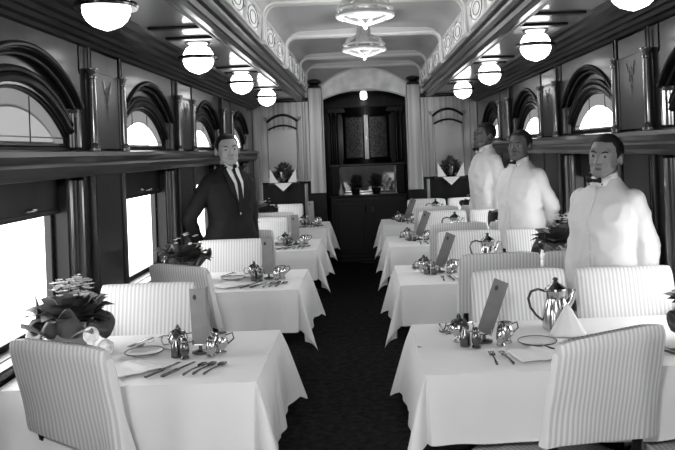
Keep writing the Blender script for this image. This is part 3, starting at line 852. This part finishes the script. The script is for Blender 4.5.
for (s, k, x0, x1, yc) in TABLES:
    sd = 'left' if s < 0 else 'right'; at = 'the %s %s-hand table' % (ordt[k], sd)
    ax = -.74 if s < 0 else .42
    if s < 0 and k > 0: ax = -.70 + .02*k
    rr = random.Random(k*2+(s > 0))
    def put(key, dx, dy, rz, lab, group=None, z=ZT):
        return inst(PR[key], (ax+dx, yc+dy, z+.0022), rz, lab, group)
    m = -1 if s > 0 else 1
    put('sugar', -.098, .045, .3, 'round silver sugar bowl with lid on %s' % at, 'silver sugar bowls')
    put('cruet', -.085, -.035, 0, 'slim dark stoppered cruet bottle on %s' % at, 'cruet bottles')
    put('pepper', -.045, -.065, 0, 'dark silver pepper shaker among the condiments on %s' % at, 'pepper shakers')
    put('creamer', .085, .0, .2, 'small silver cream jug beside the menu card on %s' % at, 'cream jugs')
    put('salt', .055, -.05, 0, 'bright silver salt shaker among the condiments on %s' % at, 'salt shakers')
    put('rack', 0, .02, 0, 'small silver stand holding up the menu card on %s' % at, 'menu card stands')
    c = put('cardL' if s < 0 else 'cardR', 0, .02, R(-12) if s < 0 else R(14), 'tall grey folded menu card standing on %s' % at, 'menu cards', ZT+.035)
    c.rotation_euler = (R(-3), R(-3) if s < 0 else R(24), R(-12) if s < 0 else R(14))
    # settings
    wx = -1.08 if s < 0 else .74
    if s < 0:
        for q, (dx, dy) in enumerate(((.03, -.225), (.065, -.22), (.105, -.225))):
            put('spoon', dx, dy, R(-20), ('leftmost', 'middle', 'rightmost')[q] + ' of three silver spoons at the near place on %s' % at, 'spoons')
        for q, dx in enumerate((-.09, -.03)):
            put('knife', dx, -.22, R(-24), ('left', 'right')[q] + ' one of two knives at the near place on %s' % at, 'knives')
        put('nap', -.20, -.20, R(40), 'folded white napkin at the near place on %s' % at, 'flat napkins')
        put('plate', -.23, .02, 0, 'small dark rimmed plate near the window on %s' % at, 'side plates')
        put('nap', -.16, .19, R(70), 'folded white napkin at the far place on %s' % at, 'flat napkins')
        for q, dx in enumerate((-.30, -.26)):
            put('fork', dx, .22, R(160), ('left', 'right')[q] + ' one of two forks at the far place on %s' % at, 'forks')
        if k >= 2: put('tumbler', -.04, .16, 0, 'clear water tumbler behind the condiments on %s' % at, 'tumblers')
    else:
        for q, dx in enumerate((-.005, .045)):
            put('fork', dx, -.23, R(-2+8*q), ('left', 'right')[q] + ' one of two forks left of the near napkin on %s' % at, 'forks')
        put('nap', .17, -.22, R(10), 'folded white napkin at the near place on %s' % at, 'flat napkins')
        put('plate', .20, -.05, 0, 'small dark rimmed plate beyond the near napkin on %s' % at, 'side plates')
        for q, (dx, a) in enumerate(((.27, 35), (.31, 25))):
            put('knife', dx, -.17-.02*q, R(a), ('left', 'right')[q] + ' one of two knives beside the near napkin on %s' % at, 'knives')
        put('spoon', .33, -.15, R(15), 'silver spoon beside the knives on %s' % at, 'spoons')
        put('pitcher', .345, .20, R(-8), 'tall silver lidded pitcher with looped handle on %s' % at, 'silver pitchers')
        put('cone', .36, .08, 0, 'pointed standing white napkin in front of the pitcher on %s' % at, 'standing napkins')
        for q, dx in enumerate((-.12, -.15)):
            put('spoon', dx, .26, R(180), ('right', 'left')[q] + ' one of two spoons at the far place on %s' % at, 'spoons')
        put('fork', .62, -.20, R(30), 'lone silver fork by the window seat on %s' % at, 'forks')
        put('knife', .67, -.20, R(30), 'single knife beside the lone fork by the window seat on %s' % at, 'knives')

# ------------------------------------------------------------------ potted flowers at the windows
def potted(seed, big, x, y, z, sc, label):
    t = empty('wrapped_pot_plant', (x, y, z)); rl = random.Random(seed)
    b = MB()
    b.lathe([(0, 0), (.062, 0), (.064, .01), (.078, .10), (.082, .125), (.072, .125), (.07, .11), (0, .105)], n=24); pot = b.build('flowerpot', 'pot', t)
    b = MB(); rows = []   # ruffled paper collar
    for j in range(10):
        u = j/9; row = []
        for i in range(72):
            a = 2*PI*i/72; r = .072 + (.085 + .026*math.sin(a*5+seed))*u**.75; zz = .08 + (.13+.03*math.sin(a*4+1+seed)+.025*math.sin(a*9))*u - .07*u**4*(1+math.sin(a*3+seed*2))
            row.append((r*math.cos(a), r*math.sin(a)*.9, zz))
        rows.append(row)
    b.grid(rows, True); b.build('paper_wrap', 'wrap', t, solid=.002)
    for q, a in enumerate((-.75, -2.3) if big else (-2.5,)):
        b = MB(); ca, sa = math.cos(a), math.sin(a); rows = []
        for j in range(7):
            u = j/6; wd = .055*(1-u)+.004; rc = .115+.085*u; zz = .12+.09*u-.035*u*u*(1 if q else 2)
            rows.append([(rc*ca-sa*wd*e_, rc*sa+ca*wd*e_, zz-.02*abs(e_)) for e_ in (-1, -.5, 0, .5, 1)])
        b.grid(rows); b.build('paper_corner', 'wrap_l', t, solid=.002)
    b = MB()
    for k in range(80):
        a = rl.uniform(0, 2*PI); rr = rl.uniform(.03, .15); base = Vector((rr*.4*math.cos(a), rr*.4*math.sin(a), .15))
        d = Vector((math.cos(a)*rr*.95, math.sin(a)*rr*.95, rl.uniform(.05, .15)-.3*rr)); tip = base+d; L = d.length
        sv = d.cross(Vector((0, 0, 1))).normalized()*L*rl.uniform(.32, .45)
        q1 = base+d*.3+Vector((0, 0, .014)); q2 = base+d*.7+Vector((0, 0, .012)); tip.z -= .02
        b.add([base, q1-sv*.8, q2-sv*.85, tip, q2+sv*.85, q1+sv*.8, q1-Vector((0, 0, .012)), q2-Vector((0, 0, .012))], [(0, 1, 6), (1, 2, 7, 6), (2, 3, 7), (3, 4, 7), (4, 5, 6, 7), (5, 0, 6)])
    b.build('foliage', 'leaf', t, ang=60)
    b = MB()
    nfl = 70 if big == 1 else (9 if big == 0 else 34)
    for k in range(nfl):
        a = rl.uniform(0, 2*PI); rr = math.sqrt(rl.random())*.085; c = Vector((rr*math.cos(a)+.015, rr*math.sin(a), .325-5.5*rr*rr+rl.uniform(-.03, .015)))
        for p in range(5):
            pa = 2*PI*p/5+rl.random(); d = Vector((math.cos(pa), math.sin(pa), .35))*.014
            w_ = Vector((-math.sin(pa), math.cos(pa), 0))*.009
            b.add([c, c+d*.6-w_, c+d*1.2, c+d*.6+w_], [(0, 1, 2, 3)])
    b.build('blossoms', 'petal', t, smooth=False)
    if big == 1:
        b = MB()
        b.lathe([(0, -.004), (.030, -.004), (.033, 0), (.030, .004), (0, .005)], (.135, -.13, .115), 20, Matrix.Rotation(R(80), 4, 'X'))
        b.box(.122, .146, -.140, -.128, 0, .10)
        b.lathe([(0, 0), (.018, .002), (.032, .02), (.030, .045), (.012, .06), (0, .06)], (.185, -.11, .03), 12)
        b.build('ribbon_bow', 'petal', t)
    t.scale = (sc,)*3
    tag(t, label, 'potted plant', 'wrapped flowering plants by the windows')
potted(1, 1, -1.285, 3.10, .7475, 1.0, 'large dark paper wrapped plant with white blossom cluster on the nearest left-hand table')
potted(2, 0, -1.215, 4.80, .7475, 1.0, 'dark wrapped plant with a few pale flowers on the second left-hand table')
potted(3, 0, -1.15, 6.58, .7475, .95, 'dark wrapped plant behind the man in black on the third left-hand table')
potted(4, 0, -1.15, 8.34, .7475, .95, 'small dark plant on the farthest left-hand table')
potted(5, 2, 1.27, 2.92, .7475, .85, 'dark wrapped flowering plant at the right edge on the nearest right-hand table')
potted(6, 2, 1.215, 4.86, .7475, 1.05, 'dark wrapped plant with white flowers between the two waiters on the second right-hand table')
potted(7, 0, 1.2, 6.60, .7475, .95, 'dark wrapped plant behind the middle waiter on the third right-hand table')
potted(8, 0, 1.15, 8.34, .7475, .9, 'small dark plant on the farthest right-hand table')

# ------------------------------------------------------------------ people
def remeshed(mb, voxel, smooth_it=6, keep=None):
    me = mb.mesh('tmp', weld=False); o = bpy.data.objects.new('tmp', me); C.objects.link(o)
    r = o.modifiers.new('r', 'REMESH'); r.mode = 'VOXEL'; r.voxel_size = voxel
    sm = o.modifiers.new('s', 'SMOOTH'); sm.factor = .5; sm.iterations = smooth_it
    dg = bpy.context.evaluated_depsgraph_get(); dg.update()
    out = bpy.data.meshes.new_from_object(o.evaluated_get(dg), depsgraph=dg)
    bpy.data.objects.remove(o)
    for p in out.polygons: p.use_smooth = True
    return out
def meshobj(name, me, m, parent):
    me.materials.clear(); me.materials.append(M[m]); me.name = name
    o = bpy.data.objects.new(name, me); C.objects.link(o); o.parent = parent; return o
def bvh_of(me):
    return BVHTree.FromPolygons([v.co.copy() for v in me.vertices], [tuple(p.vertices) for p in me.polygons])
def loft(mb, secs, n=32, ex=.8):
    rows = []
    for (z, cx, cy, rx, ry) in secs:
        rows.append([(cx+rx*math.copysign(abs(math.cos(a))**ex, math.cos(a)), cy+ry*math.copysign(abs(math.sin(a))**ex, math.sin(a)), z) for a in [2*PI*i/n for i in range(n)]])
    mb.grid(rows, True, True, True)
def decal(mb, bvh, rows, off, d=Vector((0, 1, 0)), y0=-1.):
    """rows of (x,z) points dropped on to a surface from the front (-y)"""
    out = []
    for row in rows:
        r = []
        for (x, z) in row:
            hit = bvh.ray_cast(Vector((x, y0, z)), d)
            y = hit[0].y if hit[0] is not None else -.1
            r.append((x, y-off, z))
        out.append(r)
    mb.grid(out)

def hand(mb, wrist, d, n_, sgn, sc=1., curl=.7):
    """palm + five fingers. d along the hand, n_ palm normal, thumb on side sgn"""
    d = Vector(d).normalized(); n_ = Vector(n_); n_ = (n_-d*n_.dot(d)).normalized(); w = d.cross(n_)*sgn
    W = Vector(wrist)
    pc = W + d*.045*sc
    for q in (-1, -.33, .33, 1):
        mb.cap(W+d*.01*sc+w*q*.012*sc, W+d*.085*sc+w*q*.027*sc, .014*sc, .0125*sc, 8)
    Ls = (.062, .078, .084, .075)
    for i, q in enumerate((-1.05, -.35, .35, 1.05)):
        p = W+d*.088*sc+w*q*.028*sc; L = Ls[i]*sc; dirv = (d + w*q*.10).normalized(); c = curl*.5
        for (fr, r0, r1) in ((.45, .0095, .009), (.3, .009, .0083), (.25, .0083, .0075)):
            dv = (dirv*math.cos(c) + n_*math.sin(c)); q2 = p+dv*L*fr; mb.cap(p, q2, r0*sc, r1*sc, 8); p = q2; c += curl*.75
    p = W+d*.03*sc+w*.025*sc; dv = (d*.6+w*.75+n_*.35).normalized()
    q2 = p+dv*.045*sc; mb.cap(p, q2, .014*sc, .0105*sc, 8); dv = (d*.85+w*.35+n_*.4).normalized(); mb.cap(q2, q2+dv*.035*sc, .0105*sc, .0085*sc, 8)

def person(name, loc, yaw, H, skin, lip, outfit, arms, head_yaw, head_tilt, label, lean=0., girth=1.):
    """local frame: looks along -y.  arms = {side: (elbow, wrist, handdir, palm normal)} side -1 = person's right (image left)"""
    t = empty(name, loc, R(yaw)); k = H/1.72
    S = lambda *p: Vector(p)*k
    hc = S(0, -.015, 1.60)
    HM = Matrix.Translation(S(0, .0, 1.50)) @ Matrix.Rotation(R(head_yaw), 4, 'Z') @ Matrix.Rotation(R(head_tilt), 4, 'Y') @ Matrix.Translation(-S(0, .0, 1.50))
    hs = 1.07
    def hp(x, y, z): return HM @ S(x*hs, y*hs, 1.470+(z-1.50)*hs*.98)
    RM = (Matrix.Rotation(R(head_yaw), 4, 'Z') @ Matrix.Rotation(R(head_tilt), 4, 'Y'))
    b = MB()
    def he(c, r, rot=None):
        m = RM.to_3x3().to_4x4() @ (rot if rot else Matrix.Identity(4)); b.ell(hp(*c), [q*k*hs for q in r], m, 24, 16)
    # head: cranium, face, jaw, chin, cheeks, nose, brow, lips, ears
    he((0, .012, 1.632), (.076, .096, .088)); he((0, -.022, 1.60), (.066, .072, .085)); he((0, -.035, 1.545), (.052, .052, .045))
    he((0, -.068, 1.512), (.026, .022, .018)); he((-.036, -.055, 1.575), (.024, .026, .026)); he((.036, -.055, 1.575), (.024, .026, .026))
    b.cap(hp(0, -.086, 1.612), hp(0, -.108, 1.578), .009*k, .0125*k); he((-.013, -.096, 1.574), (.009, .010, .007)); he((.013, -.096, 1.574), (.009, .010, .007))
    b.cap(hp(-.045, -.072, 1.632), hp(.045, -.072, 1.632), .013*k, .013*k)
    b.cap(hp(-.017, -.083, 1.547), hp(.017, -.083, 1.547), .008*k, .008*k); b.cap(hp(-.015, -.082, 1.538), hp(.015, -.082, 1.538), .0085*k, .0085*k)
    b.cap(hp(-.046, -.035, 1.545), hp(-.02, -.07, 1.52), .02*k, .02*k); b.cap(hp(.046, -.035, 1.545), hp(.02, -.07, 1.52), .02*k, .02*k)
    for q in (-1, 1):
        he((q*.078, .012, 1.598), (.010, .020, .031), Matrix.Rotation(R(q*20), 4, 'Z'))
    # neck and torso core
    b.chain([hp(0, .01, 1.55), S(0, .02, 1.45), S(0, .015, 1.36)], [.055*k, .056*k, .07*k])
    loft(b, [(.86*k, 0, 0, .14*k, .095*k), (.95*k, 0, 0, .15*k, .10*k), (1.08*k, 0, 0, .13*k, .09*k), (1.25*k, 0, 0, .155*k, .105*k), (1.35*k, 0, .01, .155*k, .09*k), (1.42*k, 0, .015, .08*k, .055*k)])
    for q in (-1, 1):
        b.chain([S(q*.085, 0, .88), S(q*.095, -.01, .48), S(q*.10, .02, .09)], [.078*k, .052*k, .038*k])
        b.cap(S(q*.10, .03, .05), S(q*.105, -.13, .04), .036*k, .030*k)
        e, w, hd, pn = arms[q]; sh = S(q*.160, .01, 1.35)
        b.chain([sh, S(*e), S(*w)], [.042*k, .034*k, .025*k])
        hand(b, S(*w), hd, pn, q, k)
    body = meshobj('body', remeshed(b, .0062, 4), skin, t)
    # clothing
    j = MB(); g = girth
    if outfit == 'suit':
        loft(j, [(.78*k, 0, 0, .195*k*g, .135*k*g), (.90*k, 0, 0, .192*k*g, .135*k*g), (1.06*k, 0, 0, .146*k*g, .120*k*g), (1.22*k, 0, 0, .178*k*g, .132*k*g), (1.34*k, 0, .005, .185*k*g, .118*k*g), (1.40*k, 0, .012, .155*k, .088*k), (1.44*k, 0, .016, .095*k, .070*k), (1.475*k, 0, .02, .064*k, .060*k)])
    else:
        loft(j, [(.80*k, 0, 0, .185*k*g, .13*k*g), (.92*k, 0, 0, .18*k*g, .13*k*g), (1.08*k, 0, -.01, .165*k*g, .128*k*g), (1.24*k, 0, -.01, .182*k*g, .135*k*g), (1.33*k, 0, .0, .172*k*g, .114*k*g), (1.39*k, 0, .008, .145*k, .09*k), (1.435*k, 0, .014, .088*k, .072*k), (1.47*k, 0, .018, .062*k, .062*k)])
    for q in (-1, 1):
        e, w, hd, pn = arms[q]; sh = S(q*.160, .012, 1.345); ev = S(*e); wv = S(*w)
        wv2 = wv + (ev-wv).normalized()*.015*k
        j.chain([sh, ev, wv2], [.066*k, .057*k, .044*k])
        # creases at the elbow
        for c in range(3): j.ell(ev + (sh-ev)*.08*c + Vector((0, .01, 0)), (.060*k, .060*k, .018*k), None, 14, 8)
    jm = 'suit' if outfit == 'suit' else 'jacket'
    jme = remeshed(j, .0085, 5)
    nrm = [v.normal.copy() for v in jme.vertices]
    for vi, v in enumerate(jme.vertices):
        p = v.co; nz = mnoise.noise(Vector((p.x*7, p.y*7, p.z*4+H*7))) + .8*(.35-abs(mnoise.noise(Vector((p.x*9+p.z*7, p.y*9, p.z*7-p.x*8+H)))))*2
        v.co = p + nrm[vi]*(.009*nz*min(1, max(.1, (1.42*k-p.z)*8))*(1 if outfit != 'suit' else .7))
    jme.update(); jo = meshobj('jacket', jme, jm, t); bv = bvh_of(jme)
    tr = MB()
    loft(tr, [(.80*k, 0, 0, .165*k, .115*k), (.98*k, 0, 0, .16*k, .11*k)])
    for q in (-1, 1): tr.chain([S(q*.085, 0, .86), S(q*.095, -.005, .48), S(q*.10, .02, .08)], [.095*k, .075*k, .062*k])
    meshobj('trousers', remeshed(tr, .010, 3), 'suit', t)
    for q in (-1, 1):
        sb = MB(); sb.ell(S(q*.105, -.055, .035), (.045*k, .135*k, .034*k), None, 18, 10); sb.ell(S(q*.10, .04, .05), (.042*k, .05*k, .05*k), None, 14, 8)
        sb.build('shoe', 'shoe', t)
    # hair: cap over the cranium, cut at the hairline
    hb = MB(); rows = []
    for jz in range(17):
        th = PI*jz/16*.62; row = []
        for i in range(48):
            a = 2*PI*i/48
            front = max(0, math.cos(a+PI/2))  # 1 at front (-y)
            fs = min(1, max(0, (front-.35)/.35)); lim = 1.0 - .49*fs*fs*(3-2*fs)
            t_ = th*lim
            p = Vector((.0795*math.sin(t_)*math.cos(a), .013 + .0995*math.sin(t_)*math.sin(a), 1.633+.0925*math.cos(t_)))
            ed = jz/16; p = Vector((0, .013, 1.62)) + (p-Vector((0, .013, 1.62)))*(1.012 - .05*max(0, ed-.7)/.3 + .012*mnoise.noise(p*70))
            row.append(hp(*p))
        rows.append(row)
    hb.grid(rows, True, True, True); hb.build('hair', 'hair', t)
    # eyes, brows, lips
    for q in (-1, 1):
        eb = MB(); eb.ell(hp(q*.031, -.0785, 1.609), (.0135*k, .010*k, .0062*k), RM, 14, 8); eo = eb.build('eye', 'eye', t)
        ib = MB(); ib.ell(hp(q*.031, -.086, 1.609), (.0066*k, .004*k, .0060*k), RM, 10, 6); ib.build('iris', 'iris', eo)
        bb = MB(); bb.tube([hp(q*.013, -.087, 1.627), hp(q*.032, -.087, 1.634), hp(q*.050, -.076, 1.629)], [.003*k, .0045*k, .002*k], 6); bb.build('eyebrow', 'hair', t)
    lb = MB(); lb.tube([hp(-.024, -.080, 1.543), hp(-.01, -.0905, 1.544), hp(.01, -.0905, 1.544), hp(.024, -.080, 1.543)], [.002*k, .0055*k, .0055*k, .002*k], 8); lb.build('lips', lip, t)
    if outfit == 'suit':
        d = MB(); rows = []
        for i in range(13):
            u = i/12; z = (1.465-.36*u)*k; hwid = (.055*(1-u)**.8+.003)*k
            rows.append([(-hwid+2*hwid*c/6+.0*k, z) for c in range(7)])
        decal(d, bv, rows, .004); d.build('shirt_front', 'shirt', t, ang=80)
        for q in (-1, 1):
            d = MB(); rows = []
            for i in range(13):
                u = i/12; z = (1.46-.37*u)*k; x0 = (.055*(1-u)**.8+.002)*k; wd = (.045*math.sin(PI*min(1, u*1.3+.12))**.6+.004)*k if u*1.3+.12 < 1 else .006*k
                rows.append([(q*(x0+wd*c/4), z) for c in range(5)])
            decal(d, bv, rows, .008); d.build('lapel', 'suit', t, ang=80, solid=.003)
            c = MB(); c.add([S(0, -.062, 1.475), S(q*.02, -.085, 1.44), S(q*.055, -.055, 1.462), S(q*.060, -.02, 1.495), S(q*.045, -.045, 1.505)], [(0, 1, 2, 4), (2, 3, 4)]); c.build('shirt_collar', 'shirt', t, solid=.003)
        d = MB(); rows = []
        for i in range(14):
            u = i/13; z = (1.462-.34*u)*k; w_ = (.016 if u < .1 else .011+.014*u)*k
            rows.append([(-w_, z), (0, z), (w_, z)])
        decal(d, bv, rows, .010); d.build('necktie', 'tie', t, ang=80)
        d = MB(); d.ell(S(0, -.085, 1.462), (.018*k, .012*k, .016*k)); d.build('tie_knot', 'tie', t)
    else:
        # standing collar, bow tie, buttons, badges
        c = MB(); rows = []
        for jz in range(4):
            row = []
            for i in range(29):
                a = -PI*.5+.13 + (2*PI-.26)*i/28; r = (.068-.002*jz)*k
                row.append((r*math.cos(a), .008*k+r*1.02*math.sin(a), (1.44+.018*jz+.012*math.sin(a))*k))
            rows.append(row)
        c.grid(rows); c.build('collar', 'shirt', t, solid=.004)
        for q in (-1, 1):
            c = MB(); c.add([S(q*.002, -.070, 1.478), S(q*.006, -.082, 1.425), S(q*.055, -.082, 1.425), S(q*.062, -.03, 1.475)], [(0, 1, 2, 3)]); c.build('collar_wing', 'shirt', t, solid=.003)
            c = MB(); c.ell(S(q*.04, -.088, 1.435), (.005*k, .003*k, .005*k)); c.build('collar_badge', 'ink', t)
            c = MB(); c.tube([S(q*.004, -.098, 1.455), S(q*.018, -.100, 1.457), S(q*.036, -.096, 1.458), S(q*.042, -.094, 1.459)], [.007*k, .011*k, .017*k, .004*k], 10); c.build('bow_tie_wing', 'tie', t)
        c = MB(); c.ell(S(0, -.101, 1.456), (.009*k, .008*k, .010*k)); c.build('bow_tie_knot', 'tie', t)
        d = MB(); rows = [[(-.012*k, (1.42-.5*u)*k), (.0, (1.42-.5*u)*k), (.006*k, (1.42-.5*u)*k)] for u in [i/20 for i in range(21)]]
        decal(d, bv, rows, .003); d.build('front_placket', 'jacket', t, ang=80, solid=.002)
        for i in range(5):
            z = (1.38-.10*i)*k; hit = bv.ray_cast(Vector((-.004, -1, z)), Vector((0, 1, 0)))
            if hit[0] is None: continue
            d = MB(); d.ell((-.004, hit[0].y-.005, z), (.006, .003, .006), None, 10, 6); d.build('button', 'shirt', t)
        for q in (-1, 1):
            e, w, hd, pn = arms[q]; ev = S(*e); wv = S(*w); dd = (ev-wv).normalized()
            d = MB(); d.tube([wv+dd*.012, wv+dd*.055], .049*k, 16); d.build('cuff', 'jacket', t)
    tag(t, label, 'person')
    return t

arms_side = {-1: ((-.215, .03, 1.11), (-.205, -.05, .87), (0, -.15, -1), (1, 0, 0)), 1: ((.215, .05, 1.11), (.215, .0, .87), (0, -.1, -1), (-1, 0, 0))}
arms_back = {-1: ((-.22, .08, 1.12), (-.10, .19, .95), (1, .1, -.25), (0, 1, 0)), 1: ((.235, .08, 1.12), (.10, .20, .93), (-1, .1, -.25), (0, 1, 0))}
arms_hip = {-1: ((-.305, .075, 1.09), (-.20, .13, .90), (1, .4, -.3), (0, 1, 0)), 1: ((.215, .05, 1.11), (.20, .0, .87), (0, -.1, -1), (-1, 0, 0))}
person('person', (-1.055, 5.63, 0), 42, 1.735, 'skin_l', 'lip_l', 'suit', arms_hip, -18, -4,
       'man in black suit, white shirt and black tie standing behind the left tables', girth=1.09)
person('person', (1.175, 3.80, 0), -52, 1.605, 'skin_m', 'lip_m', 'waiter', arms_side, 12, 6,
       'waiter in white jacket and black bow tie standing nearest the camera on the right', girth=1.08)
person('person', (1.13, 5.63, 0), -52, 1.68, 'skin_d', 'lip_d', 'waiter', arms_back, 14, 4,
       'waiter in white jacket and bow tie in the middle of the three on the right', girth=1.05)
person('person', (1.165, 7.40, 0), -72, 1.80, 'skin_d', 'lip_d', 'waiter', arms_side, 5, 2,
       'waiter in white jacket farthest back on the right, turned towards the aisle')

# ------------------------------------------------------------------ outside
b = MB(); b.box(-40, 40, -30, 50, -1.3, -1.2); o = b.build('ground_outside', 'ground', smooth=False); o['kind'] = 'structure'

# ------------------------------------------------------------------ light
w = bpy.data.worlds.new('World'); bpy.context.scene.world = w; w.use_nodes = True
bg = w.node_tree.nodes['Background']; bg.inputs[0].default_value = (1, 1, 1, 1); bg.inputs[1].default_value = 5.0
def spot(name, loc, e, rad):
    l = bpy.data.lights.new(name, 'POINT'); l.energy = e; l.shadow_soft_size = rad
    o = bpy.data.objects.new(name, l); C.objects.link(o); o.location = loc; return o
spot('fill_flash', (-.30, -.15, 1.95), 100, .12)  # unseen fill lamp added near the camera to brighten the whole car
for y in (4.6, 6.15): spot('clerestory_fill', (0, y, 2.16), 10, .12)  # unseen fill lights added below the fixtures to brighten the raised ceiling

# ------------------------------------------------------------------ camera
cd = bpy.data.cameras.new('camera'); cam = bpy.data.objects.new('camera', cd); C.objects.link(cam)
cam.matrix_world = Matrix.Translation((-.05, 0, 1.55)) @ Matrix.Rotation(R(90), 4, 'X') @ Matrix.Rotation(-.038, 4, 'Z')
cd.sensor_width = 36; cd.lens = 40.0; cd.shift_x = -24.5/675; cd.shift_y = -74/675; cd.clip_start = .05
sc = bpy.context.scene; sc.camera = cam
sc.view_settings.view_transform = 'Standard'; sc.view_settings.look = 'None'; sc.view_settings.exposure = 0.55; sc.view_settings.gamma = 1.0
try: sc.view_settings.use_curve_mapping = False
except Exception: pass
